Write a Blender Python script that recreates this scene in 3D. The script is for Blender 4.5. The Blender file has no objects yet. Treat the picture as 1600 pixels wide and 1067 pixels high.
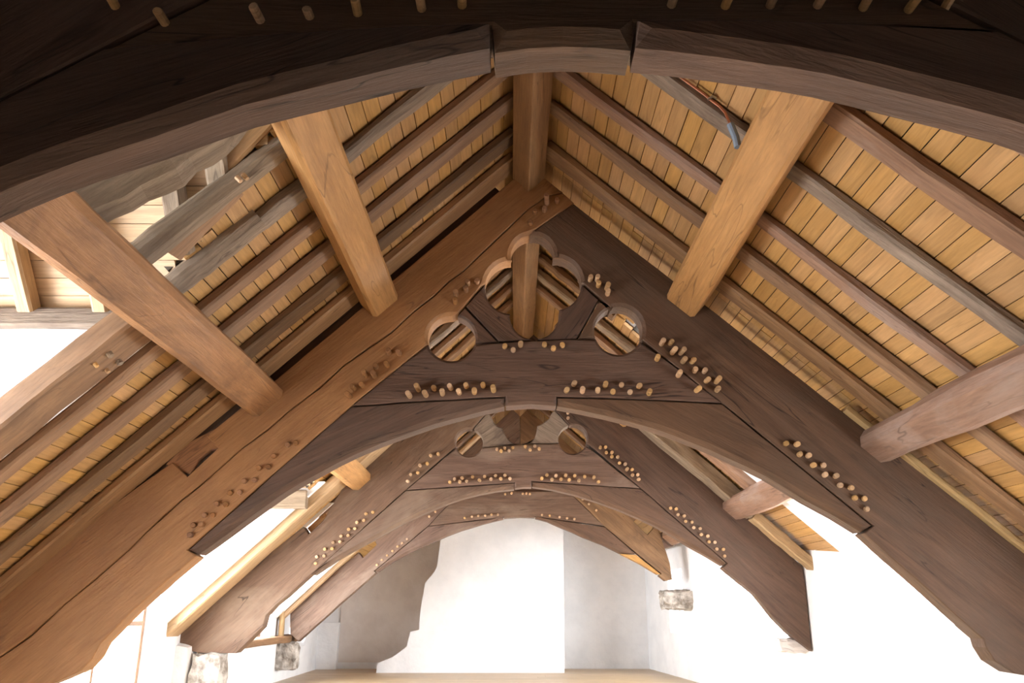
import bpy, bmesh, math, random
from mathutils import Matrix, Vector
random.seed(7)
scene = bpy.context.scene
COL = scene.collection

# ------------------------------------------------------------------ camera, sky, exposure
F = 1280.0; VX = 800.0; VY = 950.0; CY = 533.5
TH = math.atan((VY - CY) / F); SN, CS = math.sin(TH), math.cos(TH)
EYE = 0.95                                   # eye height above the floor
cam = bpy.data.objects.new('camera', bpy.data.cameras.new('camera'))
COL.objects.link(cam); scene.camera = cam
cam.location = (0, 0, EYE); cam.rotation_euler = (math.pi / 2 + TH, 0, 0)
cam.data.sensor_width = 36; cam.data.lens = F / 1600 * 36; cam.data.clip_start = .02

world = bpy.data.worlds.new('sky'); scene.world = world; world.use_nodes = True
bg = world.node_tree.nodes['Background']
bg.inputs['Color'].default_value = (0.975, 0.985, 1.0, 1); bg.inputs['Strength'].default_value = 38.0
vs = scene.view_settings
vs.view_transform = 'Standard'; vs.look = 'None'; vs.gamma = 1; vs.use_curve_mapping = False
vs.exposure = 0.0
def portal(loc, rot, sx, sy):                # sky portals in the window openings
    l = bpy.data.lights.new('window_portal', 'AREA'); l.shape = 'RECTANGLE'; l.size = sx; l.size_y = sy
    l.cycles.is_portal = True
    o = bpy.data.objects.new('window_portal', l); COL.objects.link(o); o.location = loc; o.rotation_euler = rot
    return o

# ------------------------------------------------------------------ roof geometry (h is height above the eye)
XR = .117; TAN = {1: .89, -1: .945}; CO = {1: 0.0, -1: .022}   # ridge line, pitch of the two slopes
SL = {q: math.sqrt(1 + TAN[q] ** 2) for q in TAN}; UX = {q: 1 / SL[q] for q in TAN}; UZ = {q: TAN[q] / SL[q] for q in TAN}
Y0, Y1, Y2, Y3 = 1.5, 5.0, 8.4, 11.9         # the four trusses
YF, YB = -2.5, 14.5                          # end walls
XL = -3.2
def ray(px, py):
    u = (px - VX) / F; v = (CY - py) / F
    return u, CS - v * SN, SN + v * CS
def at(px, py, Y):                           # photo pixel on the vertical plane of a truss -> (X, h)
    x, y, z = ray(px, py); k = Y / y
    return (x * k, z * k)
def onplane(px, py, c, s):                   # photo pixel on a roof slope -> (X, Y, h)
    x, y, z = ray(px, py); k = (c + CO[s] + TAN[s] * s * XR) / (z + TAN[s] * s * x)
    return (x * k, y * k, z * k)
def roof(X, c):
    q = 1 if X > XR else -1
    return c + CO[q] - TAN[q] * abs(X - XR)
def roofx(h, c, s): return XR + s * (c + CO[s] - h) / TAN[s]

# ------------------------------------------------------------------ materials
def nodes(name):
    m = bpy.data.materials.new(name); m.use_nodes = True
    nt = m.node_tree; return m, nt, nt.nodes['Principled BSDF']
def wood(name, dark, light, rough=.6, var=.25, sat=.12, stain=None, stain_amt=.5, stain_scale=1.4, bump=.35, grain=1.0, gloss=.35, k=.8, hv=.006, cr=.5):
    dark = tuple(q * k for q in dark); light = tuple(q * k for q in light)
    if stain: stain = tuple(q * k for q in stain)
    m, nt, b = nodes(name); N = nt.nodes.new; L = nt.links.new
    tc = N('ShaderNodeTexCoord'); oi = N('ShaderNodeObjectInfo')
    off = N('ShaderNodeVectorMath'); off.operation = 'MULTIPLY_ADD'
    cmb = N('ShaderNodeCombineXYZ')
    for i in range(3): L(oi.outputs['Random'], cmb.inputs[i])
    off.inputs[1].default_value = (37, 53, 71); L(cmb.outputs[0], off.inputs[0]); L(tc.outputs['Object'], off.inputs[2])
    def tex(scale, detail, rgh, dist):
        mp = N('ShaderNodeMapping'); mp.inputs['Scale'].default_value = scale; L(off.outputs[0], mp.inputs['Vector'])
        t = N('ShaderNodeTexNoise'); t.inputs['Scale'].default_value = 1; t.inputs['Detail'].default_value = detail
        t.inputs['Roughness'].default_value = rgh; t.inputs['Distortion'].default_value = dist
        L(mp.outputs[0], t.inputs['Vector']); return t.outputs['Fac']
    n1 = tex((1.1 * grain, 11 * grain, 11 * grain), 5, .6, 1.2)
    n2 = tex((5 * grain, 75 * grain, 75 * grain), 4, .65, .3)
    n3 = tex((stain_scale, stain_scale * 2.2, stain_scale * 2.2), 5, .65, .6)
    r = N('ShaderNodeValToRGB'); r.color_ramp.elements[0].position = .25; r.color_ramp.elements[1].position = .78
    r.color_ramp.elements[0].color = (*dark, 1); r.color_ramp.elements[1].color = (*light, 1)
    L(n1, r.inputs[0])
    col = r.outputs[0]
    f = N('ShaderNodeMapRange'); f.inputs[1].default_value = .3; f.inputs[2].default_value = .7; f.inputs[3].default_value = .80; f.inputs[4].default_value = 1.14
    L(n2, f.inputs[0])
    mx = N('ShaderNodeMix'); mx.data_type = 'RGBA'; mx.blend_type = 'MULTIPLY'; mx.inputs[0].default_value = 1
    L(col, mx.inputs[6]); L(f.outputs[0], mx.inputs[7]); col = mx.outputs[2]
    if stain:
        s = N('ShaderNodeValToRGB'); s.color_ramp.elements[0].position = .48; s.color_ramp.elements[1].position = .68
        s.color_ramp.elements[0].color = (0, 0, 0, 1); s.color_ramp.elements[1].color = (stain_amt,) * 3 + (1,)
        L(n3, s.inputs[0])
        m2 = N('ShaderNodeMix'); m2.data_type = 'RGBA'; L(s.outputs[0], m2.inputs[0]); L(col, m2.inputs[6]); m2.inputs[7].default_value = (*stain, 1)
        col = m2.outputs[2]
    if cr:                                   # drying checks along the grain
        n4 = tex((.7 * grain, 7 * grain, 7 * grain), 3, .5, .8)
        sb = N('ShaderNodeMath'); sb.operation = 'SUBTRACT'; sb.inputs[1].default_value = .5; L(n4, sb.inputs[0])
        ab = N('ShaderNodeMath'); ab.operation = 'ABSOLUTE'; L(sb.outputs[0], ab.inputs[0])
        cm = N('ShaderNodeMapRange'); cm.inputs[1].default_value = .002; cm.inputs[2].default_value = .010; cm.inputs[3].default_value = cr; cm.inputs[4].default_value = 0; L(ab.outputs[0], cm.inputs[0])
        n5 = tex((1.7, 3.1, 3.1), 2, .5, 0)
        cg = N('ShaderNodeMapRange'); cg.inputs[1].default_value = .45; cg.inputs[2].default_value = .6; L(n5, cg.inputs[0])
        cq = N('ShaderNodeMath'); cq.operation = 'MULTIPLY'; L(cm.outputs[0], cq.inputs[0]); L(cg.outputs[0], cq.inputs[1])
        m3 = N('ShaderNodeMix'); m3.data_type = 'RGBA'; L(cq.outputs[0], m3.inputs[0]); L(col, m3.inputs[6]); m3.inputs[7].default_value = (dark[0] * .25, dark[1] * .22, dark[2] * .2, 1)
        col = m3.outputs[2]
    h = N('ShaderNodeHueSaturation')
    v = N('ShaderNodeMapRange'); v.inputs[3].default_value = 1 - var; v.inputs[4].default_value = 1 + var; L(oi.outputs['Random'], v.inputs[0]); L(v.outputs[0], h.inputs['Value'])
    m7 = N('ShaderNodeMath'); m7.operation = 'MULTIPLY'; m7.inputs[1].default_value = 7.31; L(oi.outputs['Random'], m7.inputs[0])
    fr = N('ShaderNodeMath'); fr.operation = 'FRACT'; L(m7.outputs[0], fr.inputs[0])
    v2 = N('ShaderNodeMapRange'); v2.inputs[3].default_value = 1 - sat; v2.inputs[4].default_value = 1 + sat; L(fr.outputs[0], v2.inputs[0]); L(v2.outputs[0], h.inputs['Saturation'])
    v3 = N('ShaderNodeMapRange'); v3.inputs[3].default_value = .5 - hv; v3.inputs[4].default_value = .5 + hv / 2; L(fr.outputs[0], v3.inputs[0]); L(v3.outputs[0], h.inputs['Hue'])
    L(col, h.inputs['Color']); L(h.outputs[0], b.inputs['Base Color'])
    b.inputs['Roughness'].default_value = rough; b.inputs['Specular IOR Level'].default_value = gloss
    ad = N('ShaderNodeMath'); ad.operation = 'ADD'; L(n1, ad.inputs[0]); L(n2, ad.inputs[1])
    bp = N('ShaderNodeBump'); bp.inputs['Strength'].default_value = bump; bp.inputs['Distance'].default_value = .012
    L(ad.outputs[0], bp.inputs['Height']); L(bp.outputs[0], b.inputs['Normal'])
    return m
def plaster(name, c1, c2, bump=.5, scale=2.5):
    m, nt, b = nodes(name); N = nt.nodes.new; L = nt.links.new
    tc = N('ShaderNodeTexCoord')
    n = N('ShaderNodeTexNoise'); n.inputs['Scale'].default_value = scale; n.inputs['Detail'].default_value = 8; n.inputs['Roughness'].default_value = .6
    L(tc.outputs['Object'], n.inputs['Vector'])
    r = N('ShaderNodeValToRGB'); r.color_ramp.elements[0].color = (*c1, 1); r.color_ramp.elements[1].color = (*c2, 1)
    r.color_ramp.elements[0].position = .35; r.color_ramp.elements[1].position = .6
    L(n.outputs['Fac'], r.inputs[0]); L(r.outputs[0], b.inputs['Base Color'])
    b.inputs['Roughness'].default_value = .9; b.inputs['Specular IOR Level'].default_value = .1
    bp = N('ShaderNodeBump'); bp.inputs['Strength'].default_value = bump; bp.inputs['Distance'].default_value = .05
    L(n.outputs['Fac'], bp.inputs['Height']); L(bp.outputs[0], b.inputs['Normal'])
    return m
M = {}
M['old'] = wood('old dark oak', (.070, .038, .023), (.145, .082, .050), .62, .08, .08, (.095, .064, .045), .6, k=1, cr=.8)
M['old2'] = wood('old dark oak with lime bloom', (.085, .048, .032), (.175, .108, .072), .65, .08, .08, (.25, .185, .135), .55, 1.1, k=1, cr=.8)
M['orange'] = wood('orange brown oak', (.33, .158, .060), (.52, .27, .110), .55, .02, .02, (.27, .13, .055), .6, .9)
M['golden'] = wood('golden new oak', (.42, .215, .070), (.60, .335, .122), .5, .06, .05, (.30, .155, .06), .45, 1.3)
M['brownpurlin'] = wood('brown new oak', (.31, .150, .053), (.47, .255, .10), .5, .03, .03, (.14, .07, .03), .75, 1.5)
M['redpurlin'] = wood('old reddish oak', (.20, .106, .063), (.35, .208, .130), .65, .08, .1, (.40, .32, .27), .5)
M['rafter'] = wood('brown rafter oak', (.17, .092, .045), (.34, .205, .108), .65, .25, .12, (.125, .073, .043), .6)
M['grey'] = wood('weathered grey oak', (.19, .135, .093), (.42, .33, .24), .8, .15, .12, (.12, .078, .052), .65, bump=.7)
M['orangeraft'] = wood('reddish brown new rafter', (.24, .13, .06), (.42, .25, .13), .6, .15, .1, (.18, .09, .045), .5)
M['paleraft'] = wood('pale new rafter', (.42, .27, .13), (.62, .44, .24), .6, .08, .08)
M['ridge'] = wood('ridge oak', (.27, .145, .062), (.44, .27, .125), .55, .05, .05, (.17, .10, .055), .5)
M['board'] = wood('sarking board oak', (.43, .235, .080), (.57, .335, .130), .55, .13, .06, (.49, .265, .09), .4, 2.0, bump=.15, grain=.8, hv=.003, cr=.25)
M['dormerboard'] = wood('dormer board oak', (.62, .42, .24), (.76, .56, .35), .6, .06, .06, bump=.12, grain=.8, hv=.003, cr=.2)
M['peg'] = wood('oak peg', (.50, .30, .14), (.72, .48, .26), .55, .22, .15, bump=.2)
M['pegdark'] = wood('orange oak peg', (.26, .12, .05), (.42, .22, .10), .55, .2, .1, bump=.2)
M['floor'] = wood('pale floor board', (.52, .36, .20), (.74, .57, .37), .4, .08, .08, bump=.1, gloss=.5)
M['white'] = plaster('white lime plaster', (.80, .815, .835), (.88, .89, .905), .7)
M['beige'] = plaster('beige plaster and wall shade', (.68, .63, .60), (.77, .73, .70), .5)  # padstone colour; on the recess wall the darker tone stands for shade
M['stone'] = plaster('rough stone', (.22, .19, .16), (.62, .59, .55), 1.0, 9)
M['deck'] = plaster('roof underlay', (.06, .05, .045), (.10, .085, .07), .1)
M['framew'] = wood('brown window frame', (.30, .17, .10), (.46, .29, .18), .5, .05, .05)
m, nt, b = nodes('copper pipe'); b.inputs['Base Color'].default_value = (.55, .25, .15, 1); b.inputs['Metallic'].default_value = .9; b.inputs['Roughness'].default_value = .35; M['copper'] = m
m, nt, b = nodes('blue grey tape'); b.inputs['Base Color'].default_value = (.22, .28, .36, 1); b.inputs['Roughness'].default_value = .5; M['tape'] = m
m, nt, b = nodes('steel'); b.inputs['Base Color'].default_value = (.6, .6, .6, 1); b.inputs['Metallic'].default_value = 1; b.inputs['Roughness'].default_value = .35; M['steel'] = m
m = bpy.data.materials.new('window glass'); m.use_nodes = True; nt = m.node_tree; nt.nodes.clear()
o_ = nt.nodes.new('ShaderNodeOutputMaterial'); t_ = nt.nodes.new('ShaderNodeBsdfTransparent'); g_ = nt.nodes.new('ShaderNodeBsdfGlossy'); g_.inputs['Roughness'].default_value = .03
x_ = nt.nodes.new('ShaderNodeMixShader'); x_.inputs[0].default_value = .06
nt.links.new(t_.outputs[0], x_.inputs[1]); nt.links.new(g_.outputs[0], x_.inputs[2]); nt.links.new(x_.outputs[0], o_.inputs[0]); M['glass'] = m

# ------------------------------------------------------------------ object helpers
def tag(o, label=None, cat=None, group=None, kind=None):
    if label: o['label'] = label
    if cat: o['category'] = cat
    if group: o['group'] = group
    if kind: o['kind'] = kind
    return o
def link(name, me, mat, parent=None, mw=None):
    o = bpy.data.objects.new(name, me); COL.objects.link(o)
    if mat and not me.materials: me.materials.append(M[mat])
    if parent:
        o.parent = parent; o.matrix_parent_inverse = parent.matrix_basis.inverted()
    if mw is not None: o.matrix_basis = mw
    return o
def empty(name, loc):
    o = bpy.data.objects.new(name, None); COL.objects.link(o); o.location = loc; o.empty_display_size = .1
    return o
def mesh(name, vs_, fs):
    me = bpy.data.meshes.new(name); me.from_pydata([tuple(v) for v in vs_], [], fs); me.update(); return me
def frame(o, xa, ya):                         # matrix from origin, local X and local Y directions
    x = Vector(xa).normalized(); z = x.cross(Vector(ya)).normalized(); y = z.cross(x)
    m = Matrix.Identity(4)
    for i in range(3): m[i][0], m[i][1], m[i][2], m[i][3] = x[i], y[i], z[i], o[i]
    return m
BOXF = [(0, 3, 2, 1), (4, 5, 6, 7), (0, 1, 5, 4), (1, 2, 6, 5), (2, 3, 7, 6), (3, 0, 4, 7)]
def boxv(x0, x1, y0, y1, z0, z1):
    return [(x0, y0, z0), (x1, y0, z0), (x1, y1, z0), (x0, y1, z0), (x0, y0, z1), (x1, y0, z1), (x1, y1, z1), (x0, y1, z1)]
class Pile:                                   # several hexahedra in one mesh (for one piece of the setting)
    def __init__(s): s.v = []; s.f = []
    def hexa(s, vs_):
        n = len(s.v); s.v += vs_; s.f += [tuple(i + n for i in f) for f in BOXF]
    def box(s, *a): s.hexa(boxv(*a))
    def poly_y(s, pts, y0, y1):               # polygon in XZ extruded in Y
        n = len(s.v); k = len(pts)
        s.v += [(p[0], y0, p[1]) for p in pts] + [(p[0], y1, p[1]) for p in pts]
        s.f.append(tuple(range(n, n + k))); s.f.append(tuple(range(n + 2 * k - 1, n + k - 1, -1)))
        for i in range(k):
            j = (i + 1) % k; s.f.append((n + i, n + k + i, n + k + j, n + j))
    def poly_x(s, pts, x0, x1):               # polygon in YZ extruded in X
        n = len(s.v); k = len(pts)
        s.v += [(x0, p[0], p[1]) for p in pts] + [(x1, p[0], p[1]) for p in pts]
        s.f.append(tuple(range(n, n + k))); s.f.append(tuple(range(n + 2 * k - 1, n + k - 1, -1)))
        for i in range(k):
            j = (i + 1) % k; s.f.append((n + i, n + k + i, n + k + j, n + j))
    def build(s, name, mat, parent=None, mw=None):
        me = mesh(name, s.v, s.f)
        bm = bmesh.new(); bm.from_mesh(me); bmesh.ops.recalc_face_normals(bm, faces=bm.faces); bm.to_mesh(me); bm.free()
        return link(name, me, mat, parent, mw)

def area2(p): return sum(p[i][0] * p[(i + 1) % len(p)][1] - p[(i + 1) % len(p)][0] * p[i][1] for i in range(len(p)))
MEMB = {}
def inside(p, poly):
    r = False
    for (x1, z1), (x2, z2) in zip(poly, poly[1:] + poly[:1]):
        if (z1 > p[1]) != (z2 > p[1]) and p[0] < (x2 - x1) * (p[1] - z1) / (z2 - z1) + x1: r = not r
    return r
def prism(name, pts, Y, t, mat, parent, cham=(), c=.03, ang=0.0, dy=0.0, inset=.004, jit=.003, step=.14, label=None, reg=True):
    """A member of a truss: outline pts in (X, h), chamfered where cham flags the outline, thickness t behind plane Y."""
    n = len(pts); fl = [i in cham for i in range(n)]
    P = []; FL = []
    for i in range(n):
        a, b_ = pts[i], pts[(i + 1) % n]; d = math.dist(a, b_); k = max(1, int(d / step))
        for q in range(k):
            u = q / k; w = 0 if q == 0 else random.uniform(-jit, jit)
            nx, nz = (-(b_[1] - a[1]) / (d or 1), (b_[0] - a[0]) / (d or 1))
            P.append((a[0] + (b_[0] - a[0]) * u + nx * w, a[1] + (b_[1] - a[1]) * u + nz * w))
            FL.append(fl[i] if q == 0 else (fl[i] and fl[(i + 1) % n]))
    if area2(P) < 0: P.reverse(); FL.reverse()
    n = len(P)
    def off(i, dist):
        a, p, b_ = Vector(P[i - 1]), Vector(P[i]), Vector(P[(i + 1) % n])
        e1 = (p - a); e2 = (b_ - p)
        if e1.length < 1e-6 or e2.length < 1e-6: return P[i]
        e1.normalize(); e2.normalize()
        n1 = Vector((-e1.y, e1.x)); n2 = Vector((-e2.y, e2.x)); q = n1 + n2
        if q.length < 1e-4: return P[i]
        q.normalize(); return tuple(p + q * dist / max(.5, q.dot(n1)))
    base = [off(i, inset) for i in range(n)]; P = base
    r0 = [off(i, c if FL[i] else .005) for i in range(n)]
    cx = sum(p[0] for p in P) / n; cz = sum(p[1] for p in P) / n
    ca, sa = math.cos(ang), math.sin(ang)
    def loc(p, y):
        x, z = p[0] - cx, p[1] - cz
        return (x * ca + z * sa, y, -x * sa + z * ca)
    Y += dy
    vv = [loc(r0[i], 0) for i in range(n)] + [loc(P[i], c if FL[i] else .005) for i in range(n)] + [loc(P[i], t) for i in range(n)]
    ff = [tuple(range(n)), tuple(range(3 * n - 1, 2 * n - 1, -1))]
    for i in range(n):
        j = (i + 1) % n
        ff.append((i, n + i, n + j, j)); ff.append((n + i, 2 * n + i, 2 * n + j, n + j))
    me = mesh(name, vv, ff)
    bm = bmesh.new(); bm.from_mesh(me)
    bmesh.ops.triangulate(bm, faces=[f for f in bm.faces if len(f.verts) > 4])
    bmesh.ops.recalc_face_normals(bm, faces=bm.faces); bm.to_mesh(me); bm.free()
    mw = Matrix.Identity(4)
    mw[0][0], mw[0][2], mw[2][0], mw[2][2] = ca, -sa, sa, ca
    mw[0][3], mw[1][3], mw[2][3] = cx, Y, cz + EYE
    o = link(name, me, mat, parent, mw)
    if label: o['label'] = label
    if reg: MEMB.setdefault(parent.name, []).append((o, P))
    return o

def beam(name, p0, p1, yd, w, d, mat, parent=None, cham=.012, wob=.004, seg=10, taper=0, zoff=0.0, sag=0.0):
    """Squared timber from p0 to p1 (world, z above the floor); yd = direction of its width; depth goes along X x yd."""
    p0, p1 = Vector(p0), Vector(p1); Ln = (p1 - p0).length
    mw = frame(p0, p1 - p0, yd); hw, hd = w / 2, d / 2; c = min(cham, hw * .6, hd * .6)
    prof = [(-hw + c, -hd), (hw - c, -hd), (hw, -hd + c), (hw, hd - c), (hw - c, hd), (-hw + c, hd), (-hw, hd - c), (-hw, -hd + c)]
    vv = []; ff = []
    drift = [random.uniform(-wob, wob) for _ in range(4)]
    for i in range(seg + 1):
        u = i / seg; g = 1 - taper * u
        drift = [q * .6 + random.uniform(-wob, wob) for q in drift]
        dz = sag * 4 * u * (1 - u)
        for (y, z) in prof:
            jx = drift[0] if y > 0 else drift[1]; jz = drift[2] if z > 0 else drift[3]
            vv.append((Ln * u, y * g + jx + random.uniform(-wob, wob) * .4, z * g + jz + zoff + dz + random.uniform(-wob, wob) * .4))
    for i in range(seg):
        for k in range(8):
            a = i * 8 + k; b_ = i * 8 + (k + 1) % 8
            ff.append((a, b_, b_ + 8, a + 8))
    ff.append(tuple(range(7, -1, -1))); ff.append(tuple(range(seg * 8, seg * 8 + 8)))
    me = mesh(name, vv, ff)
    bm = bmesh.new(); bm.from_mesh(me); bmesh.ops.recalc_face_normals(bm, faces=bm.faces); bm.to_mesh(me); bm.free()
    return link(name, me, mat, parent, mw)

def tube(name, pts, r, mat, parent=None, n=8):
    vv = []; ff = []; P = [Vector(p) for p in pts]
    for i, p in enumerate(P):
        d = (P[min(i + 1, len(P) - 1)] - P[max(i - 1, 0)]).normalized()
        a = d.orthogonal().normalized() if i == 0 else (a - d * a.dot(d)).normalized()
        b_ = d.cross(a)
        for k in range(n):
            q = 2 * math.pi * k / n; vv.append(p + (a * math.cos(q) + b_ * math.sin(q)) * r)
    for i in range(len(P) - 1):
        for k in range(n):
            ff.append((i * n + k, i * n + (k + 1) % n, (i + 1) * n + (k + 1) % n, (i + 1) * n + k))
    ff.append(tuple(range(n - 1, -1, -1))); ff.append(tuple(range((len(P) - 1) * n, len(P) * n)))
    return link(name, mesh(name, vv, ff), mat, parent)

PEGS = {}
def peg(px, py, Y, length, r, parent, rmesh, mat='peg'):
    k = (round(length, 2), r, rmesh, mat)
    if k not in PEGS:
        vv = []; ff = []; n = 10
        rg = random.Random(rmesh)
        sl = rg.uniform(-.25, .25)
        for y, rr in ((.03, r), (-length + r * .25, r), (-length, r * .78)):
            for q in range(n):
                a = 2 * math.pi * q / n
                x, z = rr * math.cos(a), rr * math.sin(a)
                vv.append((x, y + (sl * x if y < -length + r else 0), z))
        for i in range(2):
            for q in range(n): ff.append((i * n + q, i * n + (q + 1) % n, (i + 1) * n + (q + 1) % n, (i + 1) * n + q))
        ff.append(tuple(range(n - 1, -1, -1))); ff.append(tuple(range(2 * n, 3 * n)))
        me = mesh('peg', vv, ff)
        bm = bmesh.new(); bm.from_mesh(me); bmesh.ops.recalc_face_normals(bm, faces=bm.faces); bm.to_mesh(me); bm.free()
        PEGS[k] = me
    X, h = at(px, py, Y)
    mw = Matrix.Translation((X, Y, h + EYE)) @ Matrix.Rotation(random.uniform(-.06, .06), 4, 'X') @ Matrix.Rotation(random.uniform(-.06, .06), 4, 'Z')
    for mo, poly in MEMB.get(parent.name, []):
        if inside((X, h), poly): parent = mo; break
    return link('peg', PEGS[k], mat, parent, mw)

def px(*p, Y): return [at(a, b_, Y) for a, b_ in p]
def arc(cx_, cy_, r, a0, a1, n, Y, ry=None):  # arc given in photo pixels (degrees, 0 = right, 90 = up), on plane Y
    ry = ry or r
    return [at(cx_ + r * math.cos(math.radians(a0 + (a1 - a0) * i / n)), cy_ - ry * math.sin(math.radians(a0 + (a1 - a0) * i / n)), Y) for i in range(n + 1)]
def ang(a, b_): return math.atan2(b_[1] - a[1], b_[0] - a[0])
SLOPE = math.atan(TAN[1])
#======================================================================= SETTING
# ------------------------------------------------------------------ dormers: far cheek Yf, near cheek Yn, plate height hp
K = 1.2
class Dormer:
    def __init__(s, side, yn, yf, hp): s.side, s.yn, s.yf, s.hp = side, yn, yf, hp; s.yr = (yn + yf) / 2; s.hr = hp + K * (yf - s.yr)
    def half(s, h): return max(0., min(s.yf - s.yr, (s.hr - h) / K)) if h < s.hr else 0.
DL1 = Dormer(-1, 1.75, 3.66, 1.33)
DL2 = Dormer(-1, 6.0, 8.02, 1.09)
DR = Dormer(1, 5.55, 7.42, 1.25)
DLfill = Dormer(-1, 9.05, 11.65, 1.0)  # added dormer, brings light to the right wall and chimney
def XW(side, y):                              # inner face of the side walls
    if side < 0: return XL
    T = [(-3, 3.4), (5, 3.25), (6.2, 3.1), (7.4, 3.0), (8.4, 2.90), (11.9, 2.5), (15, 2.22)]
    for (a, xa), (b_, xb) in zip(T, T[1:]):
        if y <= b_: return xa + (xb - xa) * (y - a) / (b_ - a)
    return T[-1][1]
CB = 3.03                                     # underside plane of the roof boards
PITCH = .066
bays = [('near', YF, Y0), ('first', Y0, Y1), ('second', Y1, Y2), ('third', Y2, Y3), ('last', Y3, YB)]
RAF = {}                                      # (side, bay) -> [(y0, y1, c, material, x0, x1)]
RAF[1, 1] = [(4.67, 4.83, 2.95, 'rafter'), (4.21, 4.32, 2.95, 'rafter'), (3.83, 3.93, 2.95, 'redpurlin'), (3.32, 3.425, 2.95, 'grey'), (2.82, 2.94, 2.95, 'redpurlin'), (2.39, 2.52, 2.95, 'rafter'), (1.9, 2.02, 2.95, 'rafter')]
RAF[-1, 1] = [(4.84, 5.03, 2.945, 'orangeraft'), (4.53, 4.66, 2.95, 'rafter'), (4.16, 4.28, 2.95, 'orangeraft'), (3.835, 3.935, 2.95, 'orangeraft')]
for side in (-1, 1):
    RAF[side, 2] = [(5.35, 5.46, 2.93, 'rafter'), (5.70, 5.81, 2.93, 'rafter'), (6.05, 6.15, 2.93, 'grey'), (6.40, 6.51, 2.93, 'rafter'), (6.75, 6.87, 2.93, 'grey'), (7.12, 7.22, 2.93, 'orangeraft')] + ([(7.55, 7.67, 2.93, 'rafter')] if side < 0 else [])
    RAF[side, 3] = [(8.95, 9.07, 2.93, 'rafter'), (9.5, 9.62, 2.93, 'rafter'), (10.1, 10.22, 2.93, 'rafter'), (10.7, 10.82, 2.93, 'rafter'), (11.3, 11.42, 2.93, 'rafter')]

ceil = {}
for side, nm in ((-1, 'ceiling_left'), (1, 'ceiling_right')):
    p = Pile(); jobs = []
    nrm = Vector((side * UZ[side], 0, UX[side])); dn = Vector((side * UX[side], 0, -UZ[side]))
    i = 0; X = .035
    if side > 0: p.box(XR - .12, XR + .12, YF - .2, YB + .2, CB - .02 + EYE, CB + .12 + EYE)
    while X < 3.5:
        x0, x1 = X, X + PITCH; X += PITCH; i += 1
        xm = XR + side * (x0 + x1) / 2; h = roof(xm, CB)
        for bi, (bn, ya, yb) in enumerate(bays):
            ranges = [(ya, yb)]
            for d in (DL1, DL2, DLfill, DR):
                if d.side != side: continue
                hw = d.half(h + .02) if h > d.hp else d.yf - d.yr
                if h >= d.hr: hw = 0
                if hw <= 0: continue
                new = []
                for (a, b_) in ranges:
                    if d.yr - hw > a: new.append((a, min(b_, d.yr - hw)))
                    if d.yr + hw < b_: new.append((max(a, d.yr + hw), b_))
                ranges = [(a, b_) for a, b_ in new if b_ - a > .02]
            for (a, b_) in ranges:
                if side > 0 and abs(xm) > XW(1, (a + b_) / 2) + .45: continue
                o = Vector((XR + side * x0, 0, roof(XR + side * x0, CB) + EYE))
                w = PITCH * SL[side]
                q = [o + nrm * .032, o + dn * w * 1.02 + nrm * .032, o + dn * w * 1.02 + nrm * .09, o + nrm * .09]
                p.hexa([tuple(v + Vector((0, a - .01, 0))) for v in q] + [tuple(v + Vector((0, b_ + .01, 0))) for v in q])
                if bi == 0: continue
                cuts = [a]
                if bi in (1, 2):
                    for (r0, r1, *_) in sorted(RAF[side, bi]):
                        if a + .1 < r0 < b_ - .1 and random.random() < .5: cuts.append((r0 + r1) / 2)
                cuts.append(b_)
                for ca, cb in zip(cuts, cuts[1:]): jobs.append((o.copy(), ca, cb, w))
    deck = p.build(nm, 'deck'); tag(deck, kind='structure'); ceil[side] = deck
    for (o, ca, cb, w) in jobs:
        t = random.uniform(-.002, .003)
        me = mesh('board', boxv(.001, cb - ca - .001, .0022, w - .0022, t, .028 + t), BOXF)
        mw = Matrix.Identity(4)
        zz = nrm; xx = Vector((0, 1, 0)); yy = dn
        for k in range(3): mw[k][0], mw[k][1], mw[k][2] = xx[k], yy[k], zz[k]
        mw[0][3], mw[1][3], mw[2][3] = o.x, ca, o.z
        link('board', me, 'board', deck, mw)
print('boards', len(jobs))

# ------------------------------------------------------------------ floor
fl = Pile(); fl.box(-3.6, 3.9, YF - .3, YB + .3, -.2, -.03)
flo = tag(fl.build('floor', 'floor'), kind='structure')
y = YF
while y < YB - .05:
    xs = [-3.3, random.uniform(-1.8, 1.8), 3.4]
    for a, b_ in zip(xs, xs[1:]):
        link('plank', mesh('plank', boxv(a + .0015, b_ - .0015, 0, .237, -.03, random.uniform(-.002, 0)), BOXF), 'floor', flo, Matrix.Translation((0, y, 0)))
    y += .24

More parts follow.
